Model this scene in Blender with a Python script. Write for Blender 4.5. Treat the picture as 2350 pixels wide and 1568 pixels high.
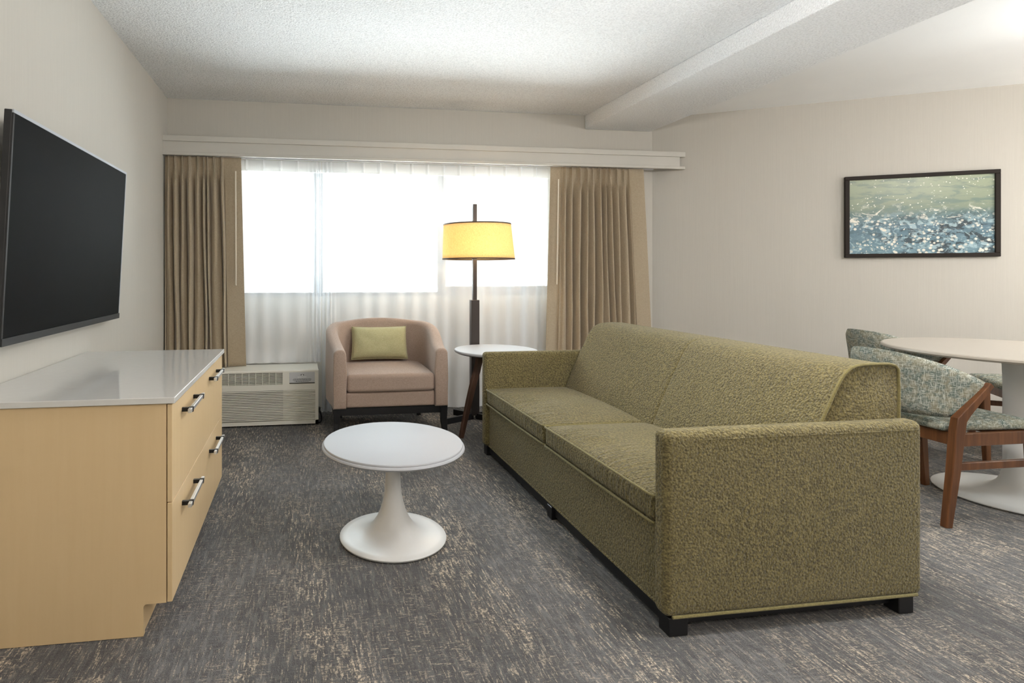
import bpy, bmesh, math, random
from mathutils import Vector, Matrix, noise as mnoise
random.seed(7)
PI = math.pi
S = bpy.context.scene
COL = S.collection
for o in list(bpy.data.objects):
    bpy.data.objects.remove(o)

# ------------------------------------------------------------------ camera
cam_d = bpy.data.cameras.new('camera')
cam_d.sensor_fit = 'HORIZONTAL'
cam_d.sensor_width = 36.0
cam_d.lens = 1290.0 / 2350 * 36.0
cam_d.shift_x = (1175 - 880) / 2350
cam_d.shift_y = -(784 - 625) / 2350
cam_d.clip_start = 0.05
cam = bpy.data.objects.new('camera', cam_d)
cam.location = (0, 0, 1.165)
cam.rotation_euler = (PI / 2, 0, -math.radians(8.161))
COL.objects.link(cam)
S.camera = cam

# ------------------------------------------------------------------ world (daylight outside the window, graded to light the room)
W = bpy.data.worlds.new('world')
S.world = W
W.use_nodes = True
SKY_HIGH, SKY_LOW, GROUND, SKY_SIDE = 24.0, 1.4, 38.0, 26.0     # overhead sky, band dimmed across the window view, ground raised to light the ceiling
SKY_SCALE = 120.0
wt = W.node_tree
bg = wt.nodes['Background']
_tc = wt.nodes.new('ShaderNodeTexCoord')
_sep = wt.nodes.new('ShaderNodeSeparateXYZ')
wt.links.new(_tc.outputs['Generated'], _sep.inputs[0])
_mr = wt.nodes.new('ShaderNodeMapRange')
_mr.inputs['From Min'].default_value = -1.0
_mr.inputs['From Max'].default_value = 1.0
wt.links.new(_sep.outputs[2], _mr.inputs['Value'])
_rp = wt.nodes.new('ShaderNodeValToRGB')
_rp.color_ramp.interpolation = 'EASE'
def _sky(v, tint=(0.84, 0.93, 1.0)):
    k = v / SKY_SCALE / 1.0
    return (tint[0] * k, tint[1] * k, tint[2] * k, 1)
_el = _rp.color_ramp.elements
for _p, _c in ((0.06, _sky(GROUND * 1.5, (0.93, 0.965, 1.0))), (0.28, _sky(GROUND * 1.0, (0.93, 0.965, 1.0))), (0.38, _sky(GROUND * 0.7, (0.93, 0.965, 1.0))), (0.475, _sky(SKY_LOW, (0.97, 0.985, 1.0))), (0.595, _sky(SKY_LOW, (0.97, 0.985, 1.0))), (0.74, _sky(SKY_HIGH * 0.6)), (0.88, _sky(SKY_HIGH)), (0.945, _sky(SKY_HIGH * 1.5))):
    _e = _el.new(_p); _e.color = _c
_el.remove(_el[0]); _el.remove(_el[-1])
wt.links.new(_mr.outputs['Result'], _rp.inputs[0])
# sky dimmed straight across to temper the window, raised at both sides as fill
_rs = wt.nodes.new('ShaderNodeValToRGB')
_rs.color_ramp.interpolation = 'EASE'
_es = _rs.color_ramp.elements
for _p, _c in ((0.06, _sky(GROUND * 1.5, (0.93, 0.965, 1.0))), (0.28, _sky(GROUND, (0.93, 0.965, 1.0))), (0.42, _sky(GROUND * 0.5, (0.93, 0.965, 1.0))), (0.52, _sky(SKY_SIDE)), (0.72, _sky(SKY_HIGH))):
    _e = _es.new(_p); _e.color = _c
_es.remove(_es[0]); _es.remove(_es[-1])
wt.links.new(_mr.outputs['Result'], _rs.inputs[0])
_off = wt.nodes.new('ShaderNodeMath'); _off.operation = 'SUBTRACT'; _off.inputs[1].default_value = 0.16
wt.links.new(_sep.outputs[0], _off.inputs[0])
_abs = wt.nodes.new('ShaderNodeMath'); _abs.operation = 'ABSOLUTE'
wt.links.new(_off.outputs[0], _abs.inputs[0])
_sd = wt.nodes.new('ShaderNodeMapRange'); _sd.interpolation_type = 'SMOOTHSTEP'
_sd.inputs['From Min'].default_value = 0.36; _sd.inputs['From Max'].default_value = 0.58
wt.links.new(_abs.outputs[0], _sd.inputs['Value'])
_mx = wt.nodes.new('ShaderNodeMix'); _mx.data_type = 'RGBA'
wt.links.new(_sd.outputs['Result'], _mx.inputs[0])
wt.links.new(_rp.outputs[0], _mx.inputs[6]); wt.links.new(_rs.outputs[0], _mx.inputs[7])
wt.links.new(_mx.outputs[2], bg.inputs[0])
bg.inputs[1].default_value = SKY_SCALE

def area_portal(name, loc, rot, sx, sy):
    l = bpy.data.lights.new(name, 'AREA')
    l.shape = 'RECTANGLE'
    l.size, l.size_y = sx, sy
    l.cycles.is_portal = True
    o = bpy.data.objects.new(name, l)
    o.location, o.rotation_euler = loc, rot
    COL.objects.link(o)
area_portal('window_portal', (0.85, 5.04, 1.48), (-PI / 2, 0, 0), 2.9, 1.1)
area_portal('fill_window_portal', (6.36, 1.1, 1.48), (PI / 2, 0, PI / 2), 0.9, 1.1)  # serves the window added on the dining side
FILL_PENDANT_STRENGTH = 24.0
FILL_DOME_STRENGTH = 52.0
FILL_GLOBE_STRENGTH = 40.0      # strengths of the fill lights added out of view
FILL_PENDANT_COLOR = (1.0, 0.91, 0.80)
FLOOR_LAMP_WATT = 6.0

S.view_settings.view_transform = 'Standard'
S.view_settings.look = 'None'
S.view_settings.gamma = 1.0
S.view_settings.use_curve_mapping = False
S.view_settings.exposure = 0.38
S.cycles.use_denoising = True
S.cycles.max_bounces = 14
S.cycles.diffuse_bounces = 8
S.cycles.transparent_max_bounces = 24
S.cycles.sample_clamp_indirect = 6.0

# ------------------------------------------------------------------ helpers: colours and node materials
def lin(c):
    def f(x):
        x /= 255.0
        return x / 12.92 if x <= 0.04045 else ((x + 0.055) / 1.055) ** 2.4
    return (f(c[0]), f(c[1]), f(c[2]), 1.0)

class NT:
    def __init__(self, name):
        self.m = bpy.data.materials.new(name)
        self.m.use_nodes = True
        self.t = self.m.node_tree
        self.n = self.t.nodes
        self.b = self.n['Principled BSDF']
        self.out = self.n['Material Output']
        self._tc = None
    def tc(self, which='Object'):
        if self._tc is None:
            self._tc = self.n.new('ShaderNodeTexCoord')
        return self._tc.outputs[which]
    def link(self, a, b):
        self.t.links.new(a, b)
    def map(self, scale=(1, 1, 1), rot=(0, 0, 0), loc=(0, 0, 0), src=None):
        m = self.n.new('ShaderNodeMapping')
        m.inputs['Scale'].default_value = scale
        m.inputs['Rotation'].default_value = rot
        m.inputs['Location'].default_value = loc
        self.link(src or self.tc(), m.inputs[0])
        return m.outputs[0]
    def noise(self, vec, scale=5, detail=2, rough=0.5, dist=0.0):
        x = self.n.new('ShaderNodeTexNoise')
        x.inputs['Scale'].default_value = scale
        x.inputs['Detail'].default_value = detail
        x.inputs['Roughness'].default_value = rough
        x.inputs['Distortion'].default_value = dist
        self.link(vec, x.inputs['Vector'])
        return x.outputs['Fac']
    def voro(self, vec, scale=5, feature='F1', out='Distance', rand=1.0):
        x = self.n.new('ShaderNodeTexVoronoi')
        x.feature = feature
        x.inputs['Scale'].default_value = scale
        x.inputs['Randomness'].default_value = rand
        self.link(vec, x.inputs['Vector'])
        return x.outputs[out]
    def wave(self, vec, scale=5, dist=0, bands='X', detail=2, dscale=1):
        x = self.n.new('ShaderNodeTexWave')
        x.bands_direction = bands
        x.inputs['Scale'].default_value = scale
        x.inputs['Distortion'].default_value = dist
        x.inputs['Detail'].default_value = detail
        x.inputs['Detail Scale'].default_value = dscale
        self.link(vec, x.inputs['Vector'])
        return x.outputs['Fac']
    def ramp(self, fac, stops, interp='LINEAR'):
        r = self.n.new('ShaderNodeValToRGB')
        r.color_ramp.interpolation = interp
        e = r.color_ramp.elements
        while len(e) < len(stops):
            e.new(0.5)
        for i, (p, c) in enumerate(stops):
            e[i].position = p
            e[i].color = c if len(c) == 4 else (*c, 1)
        self.link(fac, r.inputs[0])
        return r.outputs[0]
    def step(self, fac, a, b):
        r = self.n.new('ShaderNodeMapRange')
        r.interpolation_type = 'SMOOTHSTEP'
        r.inputs['From Min'].default_value = a
        r.inputs['From Max'].default_value = b
        self.link(fac, r.inputs['Value'])
        return r.outputs['Result']
    def math(self, op, a, b=None, clamp=False):
        m = self.n.new('ShaderNodeMath')
        m.operation = op
        m.use_clamp = clamp
        for i, v in enumerate((a, b)):
            if v is None:
                continue
            if isinstance(v, (int, float)):
                m.inputs[i].default_value = v
            else:
                self.link(v, m.inputs[i])
        return m.outputs[0]
    def mix(self, fac, a, b, blend='MIX'):
        m = self.n.new('ShaderNodeMix')
        m.data_type = 'RGBA'
        m.blend_type = blend
        for sock, v in ((m.inputs[0], fac), (m.inputs[6], a), (m.inputs[7], b)):
            if isinstance(v, (int, float)):
                sock.default_value = v
            elif isinstance(v, tuple):
                sock.default_value = v
            else:
                self.link(v, sock)
        return m.outputs[2]
    def bump(self, h, strength=0.3, dist=0.01, normal=None):
        b = self.n.new('ShaderNodeBump')
        b.inputs['Strength'].default_value = strength
        b.inputs['Distance'].default_value = dist
        self.link(h, b.inputs['Height'])
        if normal is not None:
            self.link(normal, b.inputs['Normal'])
        self.link(b.outputs[0], self.b.inputs['Normal'])
        return b.outputs[0]
    def color(self, c):
        if isinstance(c, tuple):
            self.b.inputs['Base Color'].default_value = c
        else:
            self.link(c, self.b.inputs['Base Color'])
    def set(self, rough=None, metal=None, spec=None, **k):
        if rough is not None:
            self.b.inputs['Roughness'].default_value = rough
        if metal is not None:
            self.b.inputs['Metallic'].default_value = metal
        if spec is not None:
            self.b.inputs['Specular IOR Level'].default_value = spec
        for a, v in k.items():
            self.b.inputs[a.replace('_', ' ')].default_value = v
        return self

def plain(name, rgb, rough=0.5, metal=0.0, spec=0.5, var=0.06, vscale=6.0):
    m = NT(name)
    c = lin(rgb)
    n = m.noise(m.tc(), vscale, 3)
    dark = tuple(x * (1 - var) for x in c[:3]) + (1,)
    light = tuple(min(1, x * (1 + var)) for x in c[:3]) + (1,)
    m.color(m.mix(n, dark, light))
    m.set(rough, metal, spec)
    return m.m

# ------------------------------------------------------------------ materials
def mat_wallpaper(name, rgb, along='X'):
    m = NT(name)
    c = lin(rgb)
    sc = (260, 260, 2.2)
    n1 = m.noise(m.map(sc), 1.0, 3, 0.6)
    n2 = m.noise(m.map((900, 900, 14)), 1.0, 2, 0.5)
    f = m.math('ADD', m.math('MULTIPLY', n1, 0.6), m.math('MULTIPLY', n2, 0.4))
    f = m.step(f, 0.3, 0.7)
    m.color(m.mix(f, tuple(x * 0.965 for x in c[:3]) + (1,), tuple(x * 1.025 for x in c[:3]) + (1,)))
    m.set(0.75, 0, 0.3)
    m.bump(f, 0.12, 0.002)
    return m.m

def mat_ceiling(name, popcorn=True):
    m = NT(name)
    if popcorn:
        v = m.noise(m.tc(), 95, 4, 0.65)
        w = m.voro(m.tc(), 70)
        h = m.math('ADD', m.step(v, 0.38, 0.66), m.math('MULTIPLY', w, -0.8))
        m.color(m.mix(m.step(v, 0.3, 0.6), lin((226, 227, 228)), lin((246, 247, 248))))
        m.bump(h, 0.55, 0.012)
    else:
        n = m.noise(m.tc(), 3, 2)
        m.color(m.mix(n, lin((240, 241, 242)), lin((246, 247, 247))))
    m.set(0.9, 0, 0.2)
    return m.m

def mat_carpet():
    m = NT('carpet_weave')
    fine = m.noise(m.tc(), 380, 3, 0.7)
    mid = m.noise(m.tc(), 110, 3, 0.6)
    tuft = m.voro(m.tc(), 230)
    base = m.mix(m.step(fine, 0.3, 0.7), lin((72, 71, 71)), lin((122, 122, 123)))
    # paler grey haze in the weave, long towards the window and short across
    hz1 = m.step(m.noise(m.map((55, 9, 1)), 1, 4, 0.65), 0.48, 0.62)
    hz2 = m.step(m.noise(m.map((16, 120, 1), loc=(2, 8, 0)), 1, 3, 0.6), 0.54, 0.62)
    haze = m.math('MAXIMUM', m.math('MULTIPLY', hz1, 0.42), m.math('MULTIPLY', hz2, 0.30))
    base = m.mix(haze, base, lin((146, 145, 144)))
    base = m.mix(m.math('MULTIPLY', m.step(m.noise(m.map((2.6, 0.8, 1), loc=(4, 4, 0)), 1, 3, 0.6), 0.40, 0.60), 0.35), base, lin((70, 69, 69)))
    dk = m.step(m.noise(m.map((40, 12, 1), loc=(6, 1, 0)), 1, 3, 0.6), 0.55, 0.68)
    base = m.mix(m.math('MULTIPLY', dk, 0.35), base, lin((62, 61, 62)))
    # cream flecks: thin dashes along the room, gathered in ragged columns
    long1 = m.step(m.noise(m.map((112, 13, 1)), 1, 4, 0.62), 0.55, 0.60)
    long2 = m.step(m.noise(m.map((150, 16, 1), loc=(3, 7, 0)), 1, 3, 0.6), 0.575, 0.61)
    cross = m.step(m.noise(m.map((22, 150, 1), loc=(1, 2, 0)), 1, 3, 0.6), 0.57, 0.61)
    blob = m.step(m.noise(m.map((60, 19, 1), loc=(5, 2, 0)), 1, 5, 0.68), 0.54, 0.58)
    band = m.step(m.noise(m.map((3.4, 0.7, 1)), 1, 2, 0.5), 0.44, 0.58)
    band2 = m.step(m.noise(m.map((4.2, 2.6, 1), loc=(9, 4, 0)), 1, 2, 0.5), 0.44, 0.58)
    brk = m.step(mid, 0.43, 0.56)
    f = m.math('MULTIPLY', long1, m.math('ADD', m.math('MULTIPLY', band, 0.85), 0.12))
    f = m.math('MAXIMUM', f, m.math('MULTIPLY', long2, 0.45))
    f = m.math('MAXIMUM', f, m.math('MULTIPLY', cross, m.math('MULTIPLY', band2, 0.6)))
    f = m.math('MAXIMUM', f, m.math('MULTIPLY', blob, m.math('MULTIPLY', band, band2)))
    f = m.math('MULTIPLY', f, m.math('ADD', m.math('MULTIPLY', brk, 0.85), 0.15), True)
    m.color(m.mix(f, base, lin((206, 191, 171))))
    h = m.math('ADD', m.math('MULTIPLY', fine, 0.7), m.math('ADD', m.math('MULTIPLY', tuft, -0.6), m.math('MULTIPLY', f, 0.35)))
    m.bump(h, 0.7, 0.007)
    m.set(0.95, 0, 0.15)
    return m.m

def mat_boucle():
    m = NT('olive_boucle')
    w = m.noise(m.tc(), 120, 4, 0.65)
    v = m.voro(m.tc(), 125)
    big = m.noise(m.tc(), 5, 3)
    c = m.mix(m.step(w, 0.34, 0.66), lin((77, 69, 42)), lin((138, 126, 81)))
    c = m.mix(m.math('MULTIPLY', big, 0.35), c, lin((126, 118, 94)))
    sp = m.step(m.noise(m.tc(), 320, 2, 0.5), 0.66, 0.72)
    c = m.mix(m.math('MULTIPLY', sp, 0.6), c, lin((170, 160, 112)))
    m.color(c)
    h = m.math('ADD', m.math('MULTIPLY', w, 1.0), m.math('MULTIPLY', v, -0.9))
    m.bump(h, 0.8, 0.008)
    m.set(0.95, 0, 0.15, Sheen_Weight=0.15, Sheen_Roughness=0.5)
    return m.m

def mat_boucle_wrinkled():
    # the seat covers: the same cloth, crumpled in fine creases towards the front edge
    mat = mat_boucle()
    mat.name = 'olive_boucle_creased'
    t = mat.node_tree
    m = NT.__new__(NT)
    m.m, m.t, m.n, m._tc = mat, t, t.nodes, None
    m.b = t.nodes['Principled BSDF']
    old = m.b.inputs['Normal'].links[0].from_socket
    wv = m.noise(m.map((5, 34, 5)), 1, 3, 0.55, 1.4)
    sep = m.n.new('ShaderNodeSeparateXYZ')
    m.link(m.tc(), sep.inputs[0])
    mask = m.math('SUBTRACT', 1.0, m.step(sep.outputs[0], 0.05, 0.30))
    mask = m.math('MULTIPLY', mask, m.step(m.noise(m.map((2, 3, 1)), 1.5, 2), 0.30, 0.55))
    m.bump(m.math('MULTIPLY', wv, mask), 0.9, 0.034, old)
    return mat

def mat_fabric(name, a, b, scale=900, bump=0.25, sheen=0.2):
    m = NT(name)
    n1 = m.noise(m.map((1, 1, 0.12)), scale, 2, 0.6)
    n2 = m.noise(m.map((0.12, 0.12, 1)), scale, 2, 0.6)
    f = m.math('MULTIPLY', m.math('ADD', n1, n2), 0.5)
    m.color(m.mix(m.step(f, 0.36, 0.64), lin(a), lin(b)))
    m.bump(f, bump, 0.002)
    m.set(0.9, 0, 0.2, Sheen_Weight=sheen)
    return m.m

def mat_tweed():
    m = NT('green_tweed')
    a = m.step(m.noise(m.map((45, 45, 420)), 1, 3, 0.6), 0.53, 0.60)
    b = m.step(m.noise(m.map((300, 380, 38), loc=(4, 2, 1)), 1, 3, 0.6), 0.53, 0.60)
    p = m.step(m.noise(m.tc(), 28, 3), 0.38, 0.62)
    base = m.mix(p, lin((98, 110, 104)), lin((136, 134, 116)))
    f = m.math('MAXIMUM', a, b)
    f = m.math('MULTIPLY', f, m.math('ADD', m.math('MULTIPLY', m.noise(m.tc(), 60, 2), 0.9), 0.15), True)
    m.color(m.mix(f, base, lin((212, 213, 204))))
    m.bump(m.math('ADD', a, b), 0.3, 0.002)
    m.set(0.92, 0, 0.2)
    return m.m

def mat_wood(name, a, b, axis='Z', scale=1.0, rough=0.4, contrast=1.0):
    m = NT(name)
    s = {'Z': (38, 38, 2.2), 'X': (2.2, 38, 38), 'Y': (38, 2.2, 38)}[axis]
    s = tuple(x * scale for x in s)
    n = m.noise(m.map(s), 1, 5, 0.6, 0.3)
    m.color(m.mix(m.step(n, 0.5 - 0.2 / contrast, 0.5 + 0.2 / contrast), lin(a), lin(b)))
    m.bump(n, 0.04, 0.002)
    m.set(rough, 0, 0.4)
    return m.m

def mat_marble(name, rgb, rough=0.15, vein=0.25):
    m = NT(name)
    n = m.noise(m.tc(), 3.2, 6, 0.62, 1.2)
    v = m.math('ABSOLUTE', m.math('SUBTRACT', n, 0.5))
    f = m.math('SUBTRACT', 1.0, m.step(v, 0.0, 0.035))
    f = m.math('MULTIPLY', f, m.math('MULTIPLY', m.noise(m.tc(), 4, 2), vein))
    c = lin(rgb)
    m.color(m.mix(f, c, lin((176, 174, 176))))
    m.set(rough, 0, 0.5)
    return m.m

def mat_sheer():
    m = NT('sheer_voile')
    n = m.n
    tr = n.new('ShaderNodeBsdfTransparent')
    tl = n.new('ShaderNodeBsdfTranslucent')
    df = n.new('ShaderNodeBsdfDiffuse')
    weave = m.noise(m.map((500, 500, 4)), 1, 2)
    col = m.mix(weave, lin((240, 243, 247)), lin((252, 253, 255)))
    m.link(col, tl.inputs[0]); m.link(col, df.inputs[0])
    m1 = n.new('ShaderNodeMixShader'); m1.inputs[0].default_value = 0.965
    m.link(tl.outputs[0], m1.inputs[1]); m.link(df.outputs[0], m1.inputs[2])
    m2 = n.new('ShaderNodeMixShader')
    # seen edge-on the threads close up
    lw = n.new('ShaderNodeLayerWeight'); lw.inputs[0].default_value = 0.35
    fac = m.math('ADD', m.math('MULTIPLY', lw.outputs['Facing'], 0.22), 0.53, True)
    m.link(fac, m2.inputs[0])
    m.link(tr.outputs[0], m2.inputs[1]); m.link(m1.outputs[0], m2.inputs[2])
    m.link(m2.outputs[0], m.out.inputs[0])
    return m.m

def mat_glass_pane():
    m = NT('window_glass')
    n = m.n
    tr = n.new('ShaderNodeBsdfTransparent'); tr.inputs[0].default_value = (0.95, 0.98, 0.97, 1)
    gl = n.new('ShaderNodeBsdfGlossy'); gl.inputs['Roughness'].default_value = 0.02
    fr = n.new('ShaderNodeFresnel'); fr.inputs[0].default_value = 1.45
    mx = n.new('ShaderNodeMixShader')
    m.link(fr.outputs[0], mx.inputs[0])
    m.link(tr.outputs[0], mx.inputs[1]); m.link(gl.outputs[0], mx.inputs[2])
    m.link(mx.outputs[0], m.out.inputs[0])
    return m.m

def mat_shade():
    m = NT('linen_lamp_shade')
    n = m.n
    w1 = m.noise(m.map((140, 140, 900)), 1, 2, 0.6)
    w2 = m.noise(m.map((700, 700, 60)), 1, 2, 0.6)
    f = m.step(m.math('MULTIPLY', m.math('ADD', w1, w2), 0.5), 0.38, 0.62)
    col = m.mix(f, lin((222, 194, 146)), lin((246, 228, 190)))
    tl = n.new('ShaderNodeBsdfTranslucent'); df = n.new('ShaderNodeBsdfDiffuse')
    m.link(col, tl.inputs[0]); m.link(col, df.inputs[0])
    mx = n.new('ShaderNodeMixShader'); mx.inputs[0].default_value = 0.35
    m.link(tl.outputs[0], mx.inputs[1]); m.link(df.outputs[0], mx.inputs[2])
    m.link(mx.outputs[0], m.out.inputs[0])
    return m.m

def mat_emit(name, rgb, s):
    m = NT(name)
    m.color((rgb[0], rgb[1], rgb[2], 1))
    m.b.inputs['Emission Color'].default_value = (*rgb, 1)
    m.b.inputs['Emission Strength'].default_value = s
    return m.m

def mat_picture():
    # a photograph of splashing water: green swell above, blue ripples and white drops below
    m = NT('water_photograph')
    sep = m.n.new('ShaderNodeSeparateXYZ')
    m.link(m.tc(), sep.inputs[0])
    z = m.step(sep.outputs[2], -0.32, 0.32)          # 0 bottom .. 1 top
    base = m.ramp(z, [(0.0, lin((112, 140, 152))), (0.30, lin((88, 114, 128))), (0.50, lin((100, 122, 124))), (0.64, lin((128, 140, 122))), (1.0, lin((152, 160, 136)))])
    rip = m.noise(m.map((6, 1, 26)), 1, 5, 0.6, 0.6)
    base = m.mix(m.math('MULTIPLY', m.step(rip, 0.45, 0.62), 0.45), base, lin((70, 100, 108)))
    low = m.math('SUBTRACT', 1.0, m.step(z, 0.30, 0.66))
    dk = m.step(m.noise(m.map((11, 1, 20), loc=(2, 0, 3)), 1, 5, 0.65, 1.2), 0.49, 0.58)
    dk = m.math('MULTIPLY', dk, m.math('MULTIPLY', low, m.step(sep.outputs[0], -0.60, 0.05)))
    base = m.mix(m.math('MULTIPLY', dk, 0.85), base, lin((36, 42, 46)))
    lt = m.step(m.noise(m.map((17, 1, 24), loc=(7, 0, 1)), 1, 5, 0.65, 1.0), 0.51, 0.62)
    base = m.mix(m.math('MULTIPLY', lt, m.math('MULTIPLY', low, 0.75)), base, lin((176, 200, 208)))
    d1 = m.voro(m.map((1, 0, 1)), 32)
    c1 = m.math('SUBTRACT', 1.0, m.step(d1, 0.24, 0.40))
    g1 = m.step(m.noise(m.map((4, 0, 5), loc=(1, 0, 5)), 1, 2), 0.40, 0.52)
    c1 = m.math('MULTIPLY', c1, m.math('MULTIPLY', g1, low))
    d2 = m.voro(m.map((1, 0, 1), loc=(3, 0, 1)), 46)
    c2 = m.math('MULTIPLY', m.math('SUBTRACT', 1.0, m.step(d2, 0.14, 0.25)), m.step(m.noise(m.map((6, 0, 6), loc=(4, 0, 2)), 1, 2), 0.45, 0.56))
    foam = m.step(m.noise(m.map((9, 1, 15), loc=(11, 0, 4)), 1, 6, 0.7, 1.5), 0.56, 0.64)
    mid = m.math('MULTIPLY', m.step(z, 0.18, 0.40), m.math('SUBTRACT', 1.0, m.step(z, 0.55, 0.76)))
    foam = m.math('MULTIPLY', foam, mid)
    drops = m.math('MAXIMUM', m.math('MAXIMUM', c1, c2), foam)
    m.color(m.mix(drops, base, lin((230, 226, 214))))
    m.set(0.35, 0, 0.4)
    return m.m

M = {}
M['wall'] = mat_wallpaper('grasscloth_wallpaper', (190, 186, 178))
M['popcorn'] = mat_ceiling('textured_ceiling_plaster', True)
M['smooth'] = mat_ceiling('smooth_ceiling_paint', False)
M['white_paint'] = plain('white_wall_paint', (236, 234, 230), 0.8, 0, 0.2, 0.01)
M['carpet'] = mat_carpet()
M['boucle'] = mat_boucle()
M['crease'] = mat_boucle_wrinkled()
M['piping'] = mat_fabric('olive_piping', (100, 92, 58), (136, 126, 82), 700)
M['taupe'] = mat_fabric('taupe_upholstery', (143, 124, 112), (172, 152, 139))
M['lime'] = mat_fabric('pistachio_linen', (160, 156, 116), (188, 185, 148))
M['tweed'] = mat_tweed()
M['drape'] = mat_fabric('tan_drape_cloth', (150, 136, 115), (172, 157, 135), 700, 0.12, 0.3)
M['sheer'] = mat_sheer()
M['black_wood'] = plain('black_stained_wood', (20, 20, 22), 0.35)
M['walnut'] = mat_wood('walnut_wood', (66, 46, 36), (88, 62, 48), 'Z', 1, 0.45)
M['chair_wood'] = mat_wood('cherry_stained_wood', (84, 52, 31), (116, 75, 45), 'Z', 1, 0.35)
M['maple'] = mat_wood('maple_veneer', (211, 184, 142), (215, 189, 148), 'Z', 1, 0.42, 0.6)
M['quartz'] = plain('pale_quartz', (208, 207, 204), 0.06, 0, 0.5, 0.03, 40)
M['marble'] = mat_marble('white_marble', (172, 174, 179), 0.5, 0.25)
M['white_lacquer'] = plain('white_lacquer', (216, 216, 215), 0.34, 0, 0.4, 0.02)
M['laminate'] = plain('white_laminate', (176, 168, 157), 0.4, 0, 0.3, 0.02)
M['trim'] = plain('painted_pelmet', (190, 187, 180), 0.5, 0, 0.4, 0.02)
M['chrome'] = plain('polished_chrome', (226, 226, 226), 0.32, 0.75, 0.5, 0.02)
M['black_metal'] = plain('black_metal', (26, 26, 28), 0.4, 0.4)
M['bronze'] = plain('dark_bronze', (70, 64, 62), 0.4, 0.6)
M['ac_shell'] = plain('beige_plastic', (226, 224, 214), 0.45, 0, 0.4, 0.02)
M['ac_dark'] = plain('dark_vent_interior', (66, 64, 56), 0.8)
M['ac_label'] = plain('grey_label', (196, 198, 200), 0.3, 0, 0.5, 0.02)
M['ink'] = plain('printed_ink', (96, 98, 102), 0.6)
M['white_plastic'] = plain('white_plastic', (238, 238, 240), 0.35)
M['screen'] = plain('tv_screen', (10, 11, 12), 0.55, 0, 0.08, 0.02)
M['tv_body'] = plain('tv_body_plastic', (34, 34, 36), 0.45)
M['tv_silver'] = plain('tv_silver_edge', (186, 190, 198), 0.35, 0.3)
M['frame'] = plain('dark_picture_frame', (34, 27, 22), 0.6, 0, 0.2)
M['picture'] = mat_picture()
M['glass'] = mat_glass_pane()
M['alu'] = plain('grey_window_frame', (150, 152, 154), 0.45, 0.3)
M['shade'] = mat_shade()
M['shade_trim'] = plain('shade_trim_tape', (84, 70, 58), 0.8)
M['bulb'] = mat_emit('warm_bulb', (1.0, 0.72, 0.40), 30)
M['globe'] = mat_emit('fill_pendant_glass', FILL_PENDANT_COLOR, FILL_PENDANT_STRENGTH)
M['fill_globe'] = mat_emit('fill_globe_glass', (1.0, 0.94, 0.86), FILL_GLOBE_STRENGTH)
M['dome'] = mat_emit('fill_dome_glass', (1.0, 0.975, 0.945), FILL_DOME_STRENGTH)
M['wand'] = plain('curtain_wand_plastic', (214, 204, 186), 0.3)

# ------------------------------------------------------------------ helpers: meshes and objects
def nb():
    return bmesh.new()

def obj(name, bm, mat, parent=None, smooth=True, angle=40):
    bmesh.ops.remove_doubles(bm, verts=bm.verts, dist=1e-5)
    bmesh.ops.recalc_face_normals(bm, faces=bm.faces)
    me = bpy.data.meshes.new(name)
    bm.to_mesh(me)
    bm.free()
    for mm in (mat if isinstance(mat, (list, tuple)) else [mat]):
        me.materials.append(mm)
    o = bpy.data.objects.new(name, me)
    COL.objects.link(o)
    if parent is not None:
        o.parent = parent
    if smooth:
        for p in me.polygons:
            p.use_smooth = True
        me.set_sharp_from_angle(angle=math.radians(angle))
    return o

def thing(name, label, cat, loc=(0, 0, 0), rotz=0.0, group=None):
    o = bpy.data.objects.new(name, None)
    o.empty_display_size = 0.1
    o.location = loc
    o.rotation_euler = (0, 0, rotz)
    COL.objects.link(o)
    return tag(o, label, cat, group)

def tag(o, label, cat, group=None):
    o['label'] = label
    o['category'] = cat
    if group:
        o['group'] = group
    return o

def struct(o, label=None):
    o['kind'] = 'structure'
    if label:
        o['label'] = label
    return o

def move(bm, d):
    bmesh.ops.translate(bm, vec=Vector(d), verts=bm.verts)
    return bm

def box(bm, x0, x1, y0, y1, z0, z1, bev=0.0, seg=2):
    r = bmesh.ops.create_cube(bm, size=1.0)
    vs = r['verts']
    for v in vs:
        v.co = Vector(((x0 + x1) / 2 + v.co.x * (x1 - x0), (y0 + y1) / 2 + v.co.y * (y1 - y0), (z0 + z1) / 2 + v.co.z * (z1 - z0)))
    if bev > 0:
        es = list({e for v in vs for e in v.link_edges})
        bmesh.ops.bevel(bm, geom=es, offset=bev, segments=seg, affect='EDGES', profile=0.5)
    return bm

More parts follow.
